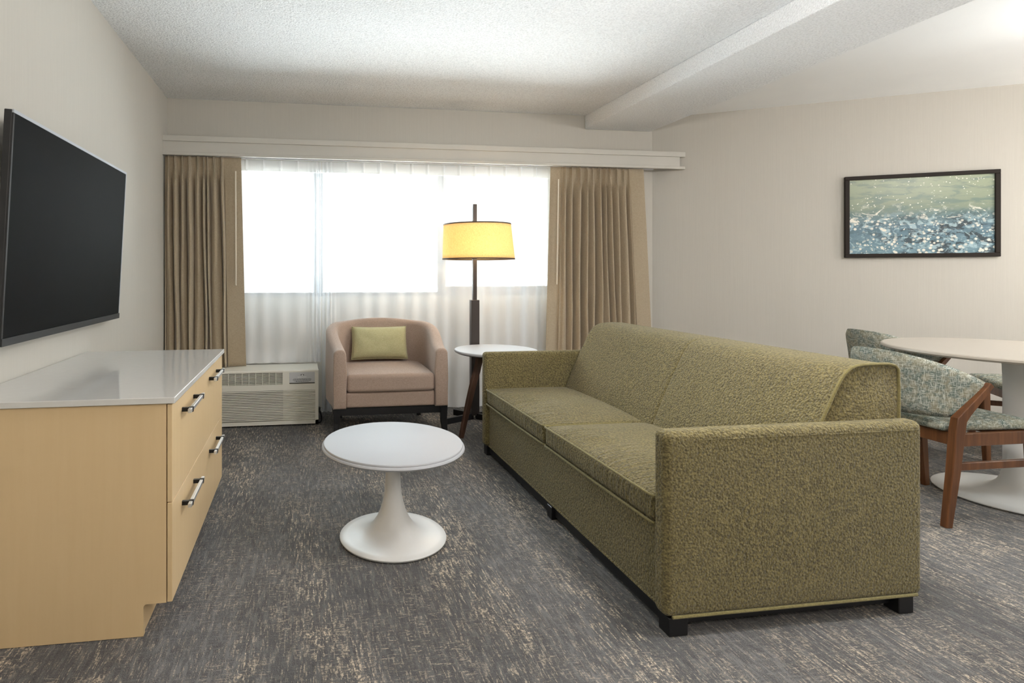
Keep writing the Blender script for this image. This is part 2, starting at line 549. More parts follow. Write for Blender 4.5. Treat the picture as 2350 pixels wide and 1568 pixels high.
def soft_box(bm, x0, x1, y0, y1, z0, z1, r, puff=None, n=10, k=4):
    """box with rounded edges of radius r; puff(u, v, w, p) may move each point (u, v, w run -1..1)"""
    hx, hy, hz = (x1 - x0) / 2, (y1 - y0) / 2, (z1 - z0) / 2
    c = Vector(((x0 + x1) / 2, (y0 + y1) / 2, (z0 + z1) / 2))
    def coords(h):
        rr = min(r, h * 0.98)
        i = h - rr
        edge = [i + rr * math.tan(PI / 4 * j / k) for j in range(1, k + 1)]
        inner = [-i + 2 * i * j / n for j in range(n + 1)]
        return [-e for e in reversed(edge)] + inner + edge
    X, Y, Z = coords(hx), coords(hy), coords(hz)
    inn = Vector((hx - min(r, hx * .98), hy - min(r, hy * .98), hz - min(r, hz * .98)))
    rad = [min(r, h * .98) for h in (hx, hy, hz)]
    def place(p):
        q = Vector([max(-inn[i], min(inn[i], p[i])) for i in range(3)])
        d = Vector([(p[i] - q[i]) / rad[i] for i in range(3)])
        if d.length > 1e-9:
            d.normalize()
        p2 = Vector([q[i] + d[i] * rad[i] for i in range(3)])
        if puff:
            p2 = p2 + Vector(puff(p2.x / hx, p2.y / hy, p2.z / hz, p2))
        return bm.verts.new(p2 + c)
    def face(A, B, f):
        g = [[place(f(a, b)) for b in B] for a in A]
        for i in range(len(A) - 1):
            for j in range(len(B) - 1):
                bm.faces.new((g[i][j], g[i + 1][j], g[i + 1][j + 1], g[i][j + 1]))
    for s in (-1, 1):
        face(X, Y, lambda a, b: (a, b, s * hz))
        face(X, Z, lambda a, b: (a, s * hy, b))
        face(Y, Z, lambda a, b: (s * hx, a, b))
    bmesh.ops.remove_doubles(bm, verts=bm.verts, dist=1e-5)
    return bm

def lathe(bm, prof, seg=64, c=(0, 0), sy=1.0):
    rings = []
    for (r, z) in prof:
        if r < 1e-6:
            rings.append([bm.verts.new((c[0], c[1], z))])
        else:
            rings.append([bm.verts.new((c[0] + r * math.cos(2 * PI * i / seg), c[1] + sy * r * math.sin(2 * PI * i / seg), z)) for i in range(seg)])
    for a, b in zip(rings, rings[1:]):
        for i in range(seg):
            j = (i + 1) % seg
            if len(a) == 1 and len(b) == 1:
                continue
            if len(a) == 1:
                bm.faces.new((a[0], b[i], b[j]))
            elif len(b) == 1:
                bm.faces.new((a[i], a[j], b[0]))
            else:
                bm.faces.new((a[i], a[j], b[j], b[i]))
    return bm

def tube(bm, pts, r, seg=8, cap=True, closed=False):
    pts = [Vector(p) for p in pts]
    rs = r if isinstance(r, (list, tuple)) else [r] * len(pts)
    rings = []
    up = Vector((0, 0, 1))
    prev = None
    for i, p in enumerate(pts):
        if closed:
            t = (pts[(i + 1) % len(pts)] - pts[i - 1]).normalized()
        else:
            t = (pts[min(i + 1, len(pts) - 1)] - pts[max(i - 1, 0)]).normalized()
        if prev is None:
            a = t.cross(up)
            if a.length < 1e-3:
                a = t.cross(Vector((1, 0, 0)))
        else:
            a = prev - t * prev.dot(t)
        a.normalize()
        prev = a
        b = t.cross(a)
        rings.append([bm.verts.new(p + (a * math.cos(2 * PI * k / seg) + b * math.sin(2 * PI * k / seg)) * rs[i]) for k in range(seg)])
    skin(bm, rings, cap, closed)
    return bm

def skin(bm, rings, cap=True, closed=False):
    n = len(rings[0])
    pairs = list(zip(rings, rings[1:]))
    if closed:
        pairs.append((rings[-1], rings[0]))
    for a, b in pairs:
        for i in range(n):
            j = (i + 1) % n
            bm.faces.new((a[i], a[j], b[j], b[i]))
    if cap and not closed:
        bm.faces.new(list(reversed(rings[0])))
        bm.faces.new(rings[-1])

def skin_pts(bm, loops, cap=True):
    rings = [[bm.verts.new(p) for p in l] for l in loops]
    skin(bm, rings, cap)
    return bm

def bar(bm, pts, w, d, side=(0, 1, 0), bev=0.0):
    """rectangular section swept along points: w across, d along 'side'; w and d may be lists"""
    pts = [Vector(p) for p in pts]
    n = len(pts)
    ws = w if isinstance(w, (list, tuple)) else [w] * n
    ds = d if isinstance(d, (list, tuple)) else [d] * n
    sd = Vector(side).normalized()
    loops = []
    for i, p in enumerate(pts):
        t = (pts[min(i + 1, n - 1)] - pts[max(i - 1, 0)]).normalized()
        a = sd.cross(t)
        if a.length < 1e-6:
            a = Vector((1, 0, 0))
        a.normalize()
        hw, hd = ws[i] / 2, ds[i] / 2
        c = bev
        if c > 0:
            l = [(-hw + c, -hd), (hw - c, -hd), (hw, -hd + c), (hw, hd - c), (hw - c, hd), (-hw + c, hd), (-hw, hd - c), (-hw, -hd + c)]
        else:
            l = [(-hw, -hd), (hw, -hd), (hw, hd), (-hw, hd)]
        loops.append([p + a * x + sd * y for x, y in l])
    return skin_pts(bm, loops)

def straight_bar(bm, p, q, w, d, side, bev=0.0, flat=True):
    """bar whose ends stay level (cut horizontally) when flat"""
    p, q = Vector(p), Vector(q)
    return bar(bm, [p, q], w, d, side, bev)

def prism_y(bm, prof, y0, y1, ns=1, f=None):
    """outline in x-z, pulled along y; f(t, x, z) may move points"""
    loops = []
    for i in range(ns + 1):
        t = i / ns
        y = y0 + (y1 - y0) * t
        loops.append([Vector((x, y, z)) + (Vector(f(t, x, z)) if f else Vector()) for x, z in prof])
    return skin_pts(bm, loops)

def poly_prism(bm, pts, z0, z1):
    lo = [bm.verts.new((x, y, z0)) for x, y in pts]
    hi = [bm.verts.new((x, y, z1)) for x, y in pts]
    n = len(pts)
    for i in range(n):
        j = (i + 1) % n
        bm.faces.new((lo[i], lo[j], hi[j], hi[i]))
    bm.faces.new(list(reversed(lo)))
    bm.faces.new(hi)
    return bm

# ------------------------------------------------------------------ the room
CEIL = 2.565
XL, YB = -1.08, 4.72
CX = 3.15                                   # corner of back wall and angled wall
def ow_y(x):
    return YB - 0.59 * (x - CX)
XR, YN = 6.2, -3.2
YO_FLOOR = 5.0
T = 0.12

bm = nb(); box(bm, XL - T, XR + T, YN - T, YO_FLOOR, -0.1, 0.0)
struct(obj('floor', bm, M['carpet'], smooth=False), 'grey carpet with broken cream flecks')
bm = nb(); box(bm, XL - T, XL, YN - T, YB + T, 0, CEIL)
struct(obj('wall_left', bm, M['wall'], smooth=False), 'pale grasscloth wall behind the television')
WX0, WX1, WZ0, WZ1 = -0.56, 2.26, 0.955, 2.07
bm = nb()
YO = 5.00                                   # outer face; niche added behind the sheers to let light glow below the sill
box(bm, XL, WX0, YB, YO, 0, CEIL)
box(bm, WX1, CX + 0.1, YB, YO, 0, CEIL)
box(bm, WX0, WX1, 4.88, YO, 0, WZ0)
box(bm, WX0, WX1, YB, YO, WZ1, CEIL)
box(bm, WX0, WX1, YB, YB + 0.03, 1.998, WZ1)
struct(obj('wall_back', bm, M['wall'], smooth=False), 'grasscloth window wall')
bm = nb()
dx, dy = 0.59 / math.hypot(1, 0.59), 1 / math.hypot(1, 0.59)
poly_prism(bm, [(CX, YB), (XR, ow_y(XR)), (XR + dx * T, ow_y(XR) + dy * T), (CX + dx * T, YB + dy * T)], 0, CEIL)
struct(obj('wall_right', bm, M['wall'], smooth=False), 'angled grasscloth wall with the framed picture')
SW0, SW1 = 0.7, 1.5  # opening for the added side window
bm = nb()
box(bm, XR, XR + T, YN, SW0, 0, CEIL); box(bm, XR, XR + T, SW1, ow_y(XR) + 0.1, 0, CEIL)
box(bm, XR, XR + T, SW0, SW1, 0, 0.955); box(bm, XR, XR + T, SW0, SW1, 2.02, CEIL)
struct(obj('wall_side', bm, M['white_paint'], smooth=False))
bm = nb(); box(bm, XL, XR, YN - T, YN, 0, CEIL)
struct(obj('wall_front', bm, M['white_paint'], smooth=False))
BX0, BX1, BZ = 2.495, 3.13, 2.443
bm = nb(); box(bm, XL - T, BX0 + 0.1, YN - T, YB + T, CEIL, CEIL + 0.1)
struct(obj('ceiling', bm, M['popcorn'], smooth=False), 'white textured plaster ceiling')
bm = nb(); box(bm, BX0 + 0.1, XR + T, YN - T, YB + T, CEIL, CEIL + 0.1)
struct(obj('ceiling_smooth', bm, M['smooth'], smooth=False), 'smooth white ceiling right of the dropped beam')
bm = nb(); box(bm, BX0, BX1, YN, YB, BZ, CEIL, 0.008, 2)
struct(obj('ceiling_beam', bm, M['popcorn'], smooth=False), 'white textured dropped beam along the ceiling')

# pelmet above the window
VX1 = 3.36
bm = nb()
box(bm, XL, VX1, 4.556, 4.70, 2.188, 2.232, 0.003)
box(bm, XL, VX1 - 0.045, 4.570, 4.586, 2.100, 2.190)
box(bm, XL, VX1, 4.558, 4.586, 2.080, 2.104, 0.003)
struct(obj('trim_1', bm, M['trim'], smooth=False), 'painted pelmet board above the window')
bm = nb(); box(bm, -1.06, 3.12, 4.592, 4.612, 2.085, 2.10); box(bm, -1.06, 3.12, 4.655, 4.675, 2.085, 2.10)
struct(obj('trim_2', bm, M['white_plastic'], smooth=False), 'white curtain track under the pelmet')

# window: frame, mullions, panes
wn = bpy.data.objects.new('window_1', None); wn.location = (0.85, 4.92, 0.955); COL.objects.link(wn); struct(wn, 'wide three-pane window behind the sheers')
def at_window(bm):
    return move(bm, (-0.85, -4.92, -0.955))
bm = nb()
f0, f1 = 4.90, 4.95
box(bm, WX0, WX1, f0, f1, WZ0, WZ0 + 0.035); box(bm, WX0, WX1, f0, f1, WZ1 - 0.035, WZ1)
box(bm, WX0, WX0 + 0.035, f0, f1, WZ0, WZ1); box(bm, WX1 - 0.035, WX1, f0, f1, WZ0, WZ1)
obj('window_frame', at_window(bm), M['alu'], wn, smooth=False)
for x0, x1 in ((0.09, 0.172), (1.19, 1.265)):
    bm = nb(); box(bm, x0, x1, f0, f1, WZ0 + 0.035, WZ1 - 0.035)
    obj('mullion', at_window(bm), M['alu'], wn, smooth=False)
bm = nb(); box(bm, 1.265, WX1 - 0.035, f0, f1, WZ0 + 0.035, WZ0 + 0.085)
obj('bottom_rail', at_window(bm), M['alu'], wn, smooth=False)
for x0, x1 in ((WX0 + .035, .09), (.172, 1.19), (1.265, WX1 - .035)):
    bm = nb(); box(bm, x0, x1, 4.923, 4.927, WZ0 + 0.03, WZ1 - 0.03)
    obj('pane', at_window(bm), M['glass'], wn, smooth=False)

# unseen window added on the dining side for fill light
w2 = bpy.data.objects.new('fill_window', None); w2.location = (XR + 0.06, 1.1, 0.955); COL.objects.link(w2); struct(w2, 'unseen window added in the side wall for fill light')
bm = nb()
for a0, a1, b0, b1 in ((-0.4, 0.4, 0, 0.035), (-0.4, 0.4, 1.03, 1.065), (-0.4, -0.365, 0.035, 1.03), (0.365, 0.4, 0.035, 1.03), (-0.02, 0.02, 0.035, 1.03)):
    box(bm, -0.02, 0.02, a0, a1, b0, b1)
obj('window_frame', bm, M['alu'], w2, smooth=False)
for a0, a1 in ((-0.37, -0.02), (0.02, 0.37)):
    bm = nb(); box(bm, -0.002, 0.002, a0, a1, 0.03, 1.035)
    obj('pane', bm, M['glass'], w2, smooth=False)

# ------------------------------------------------------------------ curtains
def smooth01(t):
    t = max(0.0, min(1.0, t))
    return t * t * (3 - 2 * t)

def drape(name, label, xt0, xt1, xb0, xb1, z0, y, pleats, flat_lo, flat_hi, seed, wand_x):
    """pinch-pleated curtain; flat_lo and flat_hi: widths of flat cloth at its two edges"""
    root = thing(name, label, 'curtain', ((xt0 + xt1) / 2, y, z0))
    rnd = random.Random(seed)
    ztop = 2.078
    nx, nz = 420, 46
    # pleat spacing
    w = [rnd.uniform(0.45, 1.6) for _ in range(pleats)]
    tot = sum(w)
    edges = [0.0]
    for q in w:
        edges.append(edges[-1] + q / tot)
    amp = [rnd.uniform(0.7, 1.15) for _ in range(pleats)]
    fade = [rnd.choice((0.0, 0.15, 0.7)) for _ in range(pleats)]
    bm = nb()
    rows = []
    width = xt1 - xt0
    for iz in range(nz + 1):
        z = ztop + (z0 - ztop) * (iz / nz) ** 1.15
        t = (ztop - z) / (ztop - z0)
        h = ztop - z
        row = []
        for ix in range(nx + 1):
            s = ix / nx
            a0, a1 = flat_lo / width, 1 - flat_hi / width
            x = (xt0 + width * s) * (1 - t) + (xb0 + (xb1 - xb0) * s) * t
            if s < a0:
                e, k = (a0 - s) / max(a0, 1e-6), 0
                yy = 0.010 * math.sin(3.0 * e + 2 * t) * (0.4 + t) + 0.004
            elif s > a1:
                e = (s - a1) / max(1 - a1, 1e-6)
                yy = -0.010 * math.sin(2.6 * e + 2.2 * t) * (0.4 + t)
            else:
                u = (s - a0) / (a1 - a0)
                u = u + 0.018 * math.sin(9 * u + seed) * t + 0.012 * math.sin(23 * u + 3 * t) * t
                u = max(0, min(0.99999, u))
                k = 0
                while k < pleats - 1 and u > edges[k + 1]:
                    k += 1
                p = (u - edges[k]) / (edges[k + 1] - edges[k])          # 0..1 inside one pleat
                # below the heading: a broad rolled fold; in the heading: a pinched triple tuck
                broad = -(math.sin(PI * p) ** 1.7) * 2 + 1
                tuck = math.exp(-((p - 0.5) / 0.16) ** 2)
                head = -tuck * (1.2 + 0.5 * math.cos((p - 0.5) * 55))
                hb = min(1.0, max(0.0, (h - 0.07) / 0.20))
                hb = hb * hb * (3 - 2 * hb)
                pin = math.exp(-((h - 0.105) / 0.03) ** 2)
                yy = amp[k] * ((1 - hb) * 0.019 * head + hb * 0.041 * broad * (0.8 + 0.25 * t) * (1 - fade[k] * smooth01(t * 1.3)) - hb * 0.012 * fade[k] * t)
                yy = yy * (1 - 0.35 * pin) - 0.004 * pin * tuck
                lim = min(1.0, min(u, 1 - u) / 0.03)
                yy *= lim
                x += 0.010 * math.sin(7 * t + 5 * k + seed) * t * math.sin(PI * p)
                x -= hb * 0.02 * (edges[k + 1] - edges[k]) * width * math.sin(2 * PI * p) * lim
            yy += 0.003 * mnoise.noise(Vector((x * 9, z * 3, seed)))
            row.append(bm.verts.new((x - root.location.x, yy, z - z0)))
        rows.append(row)
    for a, b in zip(rows, rows[1:]):
        for i in range(nx):
            bm.faces.new((a[i], a[i + 1], b[i + 1], b[i]))
    me = obj('cloth', bm, M['drape'], root, angle=75)
    sol = me.modifiers.new('thickness', 'SOLIDIFY'); sol.thickness = 0.0025; sol.offset = 0
    bm = nb()
    tube(bm, [(wand_x[0] - root.location.x, -0.034, 1.965 - z0), (wand_x[1] - root.location.x, -0.034, 1.06 - z0)], 0.0055, 8)
    obj('wand', bm, M['wand'], root)
    return root

drape('drape', 'tan pinch-pleated drape in the left corner behind the dresser', -1.070, -0.487, -1.066, -0.450, 0.414, 4.602, 9, 0.01, 0.13, 3, (-0.527, -0.524))
drape('drape', 'tan pinch-pleated drape at the right end of the window behind the sofa', 2.120, 2.985, 2.055, 3.105, 0.015, 4.602, 11, 0.10, 0.13, 11, (2.175, 2.160))

def sheer_wave(x, period, seed, t):
    # smooth folds falling from the pleats, uneven in depth
    w = x + 0.030 * mnoise.noise(Vector((x * 4.0, seed, t * 0.8)))
    a = 0.55 + 0.6 * mnoise.noise(Vector((x * 3.1, seed + 4, t * 0.5)))
    return 0.019 * a * math.cos(2 * PI * w / period) + 0.006 * mnoise.noise(Vector((x * 14, seed + 9, t * 1.5)))

def sheer(name, label, x0, x1, z0, y, seed, period=0.137, gather=None):
    root = thing(name, label, 'curtain', ((x0 + x1) / 2, y, z0))
    ztop = 2.076
    nx, nz = int((x1 - x0) / 0.006), 40
    bm = nb()
    rows = []
    for iz in range(nz + 1):
        z = ztop + (z0 - ztop) * iz / nz
        h = ztop - z
        t = h / (ztop - z0)
        row = []
        for ix in range(nx + 1):
            s = ix / nx
            x = x0 + (x1 - x0) * s
            ph = (x - x0) / period
            k = math.floor(ph)
            p = ph - k
            tuck = math.exp(-((p - 0.5) / 0.055) ** 2) * math.exp(-(h / 0.16) ** 4)
            hb = min(1.0, max(0.0, (h - 0.05) / 0.9))
            am = 0.55 + 0.45 * mnoise.noise(Vector((k * 3.7, seed, 1)))
            yy = -0.017 * tuck
            yy += hb * sheer_wave(x - x0, period, seed, t)
            if gather:
                g = math.exp(-((x - gather[0]) / gather[1]) ** 2)
                yy = yy * (1 - g) + g * 0.022 * math.sin(2 * PI * (x - gather[0]) / 0.034) * min(1, h / 0.1)
            row.append(bm.verts.new((x - root.location.x, yy, z - z0)))
        rows.append(row)
    for a, b in zip(rows, rows[1:]):
        for i in range(nx):
            bm.faces.new((a[i], a[i + 1], b[i + 1], b[i]))
    obj('voile', bm, M['sheer'], root, angle=80)
    bm = nb()
    # doubled hem at the foot
    last, prev = [], []
    hemr = []
    for iz in range(3):
        z = z0 + 0.002 + 0.10 * iz / 2
        row = []
        for ix in range(nx + 1):
            x = x0 + (x1 - x0) * ix / nx
            ph = (x - x0) / period; k = math.floor(ph); p = ph - k
            am = 0.55 + 0.45 * mnoise.noise(Vector((k * 3.7, seed, 1)))
            t = 1 - (z - z0) / (ztop - z0)
            yy = sheer_wave(x - x0, period, seed, t)
            if gather:
                g = math.exp(-((x - gather[0]) / gather[1]) ** 2)
                yy = yy * (1 - g) + g * 0.022 * math.sin(2 * PI * (x - gather[0]) / 0.034)
            row.append(bm.verts.new((x - root.location.x, yy + 0.003, z - z0)))
        hemr.append(row)
    for a, b in zip(hemr, hemr[1:]):
        for i in range(nx):
            bm.faces.new((a[i], a[i + 1], b[i + 1], b[i]))
    obj('hem', bm, M['sheer'], root, angle=80)
    return root

sheer('sheer_curtain', 'short white sheer curtain hanging over the air conditioner', -0.66, 0.150, 0.424, 4.668, 2, gather=(0.115, 0.05))
sheer('sheer_curtain', 'long white sheer curtain behind the armchair and floor lamp', 0.156, 2.235, 0.012, 4.664, 5, gather=(0.20, 0.045))

# ------------------------------------------------------------------ dresser
DX0, DX1, DY0, DY1 = -1.075, -0.434, 1.885, 3.005
d = thing('dresser', 'maple dresser with pale quartz top below the television', 'dresser', (-0.75, 2.445, 0))
def at_dresser(bm):
    return move(bm, (0.75, -2.445, 0))
# side panels with the toe-kick notch cut out
for y0, y1 in ((DY0, DY0 + 0.02), (DY1 - 0.02, DY1)):
    bm = nb()
    arc = [(-0.504 + 0.012 - 0.012 * math.cos(a * PI / 8), 0.104 - 0.012 + 0.012 * math.sin(a * PI / 8)) for a in range(5)]
    prof = [(DX0, 0.002), (-0.504, 0.002)] + arc + [(DX1, 0.104), (DX1, 0.742), (DX0, 0.742)]
    prism_y(bm, prof, y0, y1)
    obj('side_panel', at_dresser(bm), M['maple'], d, smooth=False)
bm = nb()
box(bm, DX0 + 0.002, DX1 - 0.004, DY0 + 0.02, DY1 - 0.02, 0.104, 0.742)
obj('carcass', at_dresser(bm), M['maple'], d, smooth=False)
bm = nb(); box(bm, -0.53, -0.508, DY0 + 0.02, DY1 - 0.02, 0.002, 0.104)
obj('toe_kick', at_dresser(bm), M['maple'], d, smooth=False)
bm = nb(); box(bm, DX0, -0.405, DY0 - 0.012, DY1 + 0.012, 0.745, 0.765, 0.002, 2)
obj('countertop', at_dresser(bm), M['quartz'], d, smooth=False)
def handle(parent, y0, y1, z):
    bm = nb()
    box(bm, -0.391, -0.379, y0, y1, z - 0.007, z + 0.007, 0.0012, 1)
    h = obj('handle', at_dresser(bm), M['chrome'], parent, smooth=False)
    for yc in (y0 + 0.030, y1 - 0.030):
        bm = nb()
        box(bm, -0.4155, -0.3915, yc - 0.006, yc + 0.006, z - 0.007, z + 0.007)
        box(bm, -0.3925, -0.3775, yc - 0.006, yc + 0.006, z - 0.0085, z + 0.0085)
        obj('handle_post', at_dresser(bm), M['black_metal'], h, smooth=False)
for z0, z1, hz_ in ((0.4265, 0.7405, 0.688), (0.106, 0.4235, 0.363)):
    bm = nb(); box(bm, -0.431, -0.4155, DY0, DY1, z0, z1, 0.001, 1)
    dr = obj('drawer', at_dresser(bm), M['maple'], d, smooth=False)
    handle(dr, 2.005, 2.270, hz_)
    handle(dr, 2.575, 2.835, hz_)

# ------------------------------------------------------------------ television (tilted on its wall mount)
tv = thing('television', 'flat black television mounted on the left wall above the dresser', 'television', (-1.00, 2.692, 1.316))
tilt = math.radians(2.9)
tv.rotation_euler = (0, tilt, 0)
L, H = 0.618, 0.406
bm = nb(); box(bm, -0.026, 0.0, -L, L, -H, H, 0.003, 2)
obj('back_panel', bm, M['tv_body'], tv, smooth=False)
bm = nb(); box(bm, 0.0002, 0.004, -L + 0.010, L - 0.008, -H + 0.028, H - 0.012)
obj('screen', bm, M['screen'], tv, smooth=False)
bm = nb(); box(bm, 0.0002, 0.006, -L, L, H - 0.0115, H); box(bm, 0.0002, 0.006, L - 0.0078, L, -H + 0.03, H - 0.0115)
obj('bezel', bm, M['tv_silver'], tv, smooth=False)
bm = nb(); box(bm, 0.0002, 0.008, -L, L, -H, -H + 0.0275); box(bm, 0.0002, 0.005, -L, -L + 0.0095, -H + 0.0275, H - 0.0115)
obj('bottom_bezel', bm, M['tv_body'], tv, smooth=False)
bm = nb(); box(bm, -0.052, -0.0262, -0.38, 0.38, -0.26, 0.16, 0.008, 2)
obj('rear_housing', bm, M['tv_body'], tv, smooth=False)
bm = nb(); box(bm, -0.078, -0.0525, -0.2, 0.2, -0.10, 0.10)
obj('wall_mount', bm, M['black_metal'], tv, smooth=False)

# ------------------------------------------------------------------ air conditioner under the window
ac = thing('air_conditioner', 'beige through-wall air conditioner under the window', 'air conditioner', (-0.42, 4.46, 0))
def at_ac(bm):
    return move(bm, (0.42, -4.46, 0))
AX0, AX1, AF = -0.955, 0.118, 4.318
bm = nb()
# shell: front face with rounded top lip, openings left for the grilles
AG0, AG1 = -0.80, -0.152        # outlet opening
IZ0, IZ1 = 0.045, 0.272         # intake
prof = [(4.68, 0.012), (4.68, 0.412), (4.42, 0.414), (4.335, 0.426), (4.322, 0.424), (AF, 0.412)]
def shell_slab(x0, x1, z0, z1, yf=AF):
    box(bm, x0, x1, yf, 4.69, z0, z1)
shell_slab(AX0, AX1, 0.270, 0.316)
shell_slab(AX0, AG0, 0.316, 0.408); shell_slab(AG1, AX1, 0.316, 0.408)
shell_slab(AX0, AX0 + 0.03, 0.012, 0.270); shell_slab(AX1 - 0.024, AX1, 0.012, 0.270)
shell_slab(AX0, AX1, 0.012, 0.040)
shell_slab(AG1 + 0.004, AX1, 0.04, 0.27, AF + 0.010)
skin_pts(bm, [[Vector((x, a, b)) for a, b in ((AF, 0.4075), (4.69, 0.4075), (4.69, 0.410), (4.42, 0.412), (4.335, 0.4215), (4.323, 0.4205), (AF, 0.415))] for x in (AX0, AX1)])
obj('shell', at_ac(bm), M['ac_shell'], ac, smooth=False)
bm = nb()
box(bm, AG0 + .001, AG1 - .001, AF + 0.035, AF + 0.05, 0.317, 0.407)
box(bm, AX0 + 0.031, AG1 + 0.003, AF + 0.035, AF + 0.05, 0.041, 0.269)
obj('vent_interior', at_ac(bm), M['ac_dark'], ac, smooth=False)
bm = nb()
for i in range(9):
    z = 0.322 + i * 0.0103
    box(bm, AG0 + .001, AG1 - .001, AF + 0.004, AF + 0.022, z - 0.0022, z + 0.0022)
nv = 13
for i in range(1, nv):
    x = AG0 + (AG1 - AG0) * i / nv
    box(bm, x - 0.0022, x + 0.0022, AF + 0.001, AF + 0.02, 0.3165, 0.4075)
obj('outlet_grille', at_ac(bm), M['ac_shell'], ac, smooth=False)
bm = nb()
for i in range(18):
    z = 0.050 + i * 0.0125
    box(bm, AX0 + 0.031, AX1 - 0.0245, AF - 0.004, AF + 0.0095, z - 0.0038, z + 0.0038, 0.0015, 1)
obj('intake_louver', at_ac(bm), M['ac_shell'], ac, smooth=False)
bm = nb(); box(bm, -0.101, 0.090, AF - 0.003, AF - 0.0002, 0.326, 0.4055, 0.001, 1)
door = obj('control_door', at_ac(bm), M['ac_label'], ac, smooth=False)
bm = nb(); box(bm, -0.101, 0.090, AF - 0.0025, AF - 0.0001, 0.319, 0.3255)
obj('door_gap', at_ac(bm), M['ac_dark'], door, smooth=False)
# the notice on the door: a small emblem, a white headline and four rows of small print
bm = nb()
for zc, x0, x1 in ((0.3545, -0.070, 0.062), (0.3485, -0.076, 0.066), (0.3405, -0.068, 0.060), (0.3345, -0.054, 0.046)):
    x = x0
    rr = random.Random(int(zc * 1e4))
    while x < x1:
        w = rr.uniform(0.006, 0.018)
        box(bm, x, min(x + w, x1), AF - 0.0036, AF - 0.0030, zc - 0.0016, zc + 0.0016)
        x += w + 0.0025
obj('small_print', at_ac(bm), M['ink'], door, smooth=False)
bm = nb()
x = -0.038
rr = random.Random(4)
while x < 0.028:
    w = rr.uniform(0.004, 0.010)
    box(bm, x, x + w, AF - 0.0036, AF - 0.0030, 0.3665, 0.3715)
    x += w + 0.002
obj('headline', at_ac(bm), M['white_plastic'], door, smooth=False)
bm = nb(); box(bm, -0.016, 0.008, AF - 0.0036, AF - 0.0030, 0.3805, 0.3905)
obj('emblem_ground', at_ac(bm), M['ink'], door, smooth=False)
bm = nb()
sh = [(-0.0095, 0.3880), (0.0015, 0.3880), (0.0015, 0.3825), (-0.004, 0.3775), (-0.0095, 0.3825)]
loops = [[Vector((a, yy, b)) for a, b in sh] for yy in (AF - 0.0043, AF - 0.0037)]
skin_pts(bm, loops)
obj('emblem', at_ac(bm), M['white_plastic'], door, smooth=False)
bm = nb()
tube(bm, [(0.121, 4.40, 0.09), (0.135, 4.42, 0.075), (0.145, 4.43, 0.03), (0.142, 4.40, 0.008), (0.128, 4.36, 0.007), (0.10, 4.34, 0.007)], 0.006, 8)
box(bm, 0.1185, 0.134, 4.385, 4.42, 0.075, 0.115)
obj('power_cord', at_ac(bm), M['black_metal'], ac)

# ------------------------------------------------------------------ armchair
ch = thing('armchair', 'taupe barrel-back armchair with black legs by the window', 'armchair', (0.607, 4.2, 0))
CF, CBK = 3.868, 4.560
def at_chair(bm):
    return move(bm, (-0.607, -4.2, 0))
def tub_path():
    """outer outline, left front -> back -> right front"""
    pts = []
    xl, xr, R = 0.172, 1.042, 0.30
    n = 16
    for i in range(n + 1):
        t = i / n
        y = CF + (CBK - R - CF) * t
        pts.append((0.207 + (xl - 0.207) * smooth01(t), y))
    for i in range(1, 13):
        a = PI - PI / 2 * i / 12
        pts.append((xl + R + R * math.cos(a), CBK - R + R * math.sin(a)))
    for i in range(1, 11):
        pts.append((xl + R + (xr - xl - 2 * R) * i / 10, CBK))
    for i in range(1, 13):
        a = PI / 2 - PI / 2 * i / 12
        pts.append((xr - R + R * math.cos(a), CBK - R + R * math.sin(a)))
    for i in range(1, n + 1):
        t = i / n
        y = CBK - R + (CF - CBK + R) * t
        pts.append((xr + (1.012 - xr) * smooth01(t), y))
    return pts
P = tub_path()
bm = nb()
loops = []
Npt = len(P)
cum = [0]
for a, b in zip(P, P[1:]):
    cum.append(cum[-1] + math.hypot(b[0] - a[0], b[1] - a[1]))
tot = cum[-1]
for i, (x, y) in enumerate(P):
    a = P[max(i - 1, 0)]; b = P[min(i + 1, Npt - 1)]
    tx, ty = b[0] - a[0], b[1] - a[1]
    l = math.hypot(tx, ty); tx, ty = tx / l, ty / l
    nx_, ny_ = ty, -tx                       # inwards
    s = min(cum[i], tot - cum[i])
    th = 0.088
    side = 0.62
    if s < side:
        ztop = 0.630 + (0.775 - 0.630) * smooth01(s / side * 0.98 + 0.02) ** 0.85
    else:
        ztop = 0.775 + (0.797 - 0.775) * smooth01((s - side) / (tot / 2 - side))
    rr = 0.036
    loop2 = [(0.0, 0.222), (0.0, 0.30), (-0.004, 0.42), (0.0, ztop - rr)]
    for k in range(1, 6):
        aa = PI - PI / 2 * k / 6
        loop2.append((rr + rr * math.cos(aa), ztop - rr + rr * math.sin(aa)))
    loop2.append((rr, ztop)); loop2.append((th - rr, ztop))
    for k in range(1, 6):
        aa = PI / 2 - PI / 2 * k / 6
        loop2.append((th - rr + rr * math.cos(aa), ztop - rr + rr * math.sin(aa)))
    loop2 += [(th, ztop - rr), (th + 0.008, 0.45), (th, 0.30), (th, 0.222)]
    loops.append([Vector((x + nx_ * o, y + ny_ * o, z)) for o, z in loop2])
def capped(loops):
    """round off both ends of a swept shell"""
    def ends(l, prev):
        c = sum(l, Vector()) / len(l)
        dirv = (l[0] - prev[0]); dirv.z = 0; dirv.normalize()
        out = []
        for k in (1, 2, 3):
            f = math.sin(PI / 2 * k / 3)
            out.append([p + dirv * 0.018 * f + (c - p).normalized() * 0.016 * (1 - math.cos(PI / 2 * k / 3)) for p in l])
        return out
    a = ends(loops[0], loops[1]); b = ends(loops[-1], loops[-2])
    return list(reversed(a)) + loops + b
skin_pts(bm, capped(loops))
obj('tub_back', at_chair(bm), M['taupe'], ch, angle=60)
bm = nb()
soft_box(bm, 0.294, 0.926, 3.878, 3.94, 0.224, 0.330, 0.016)
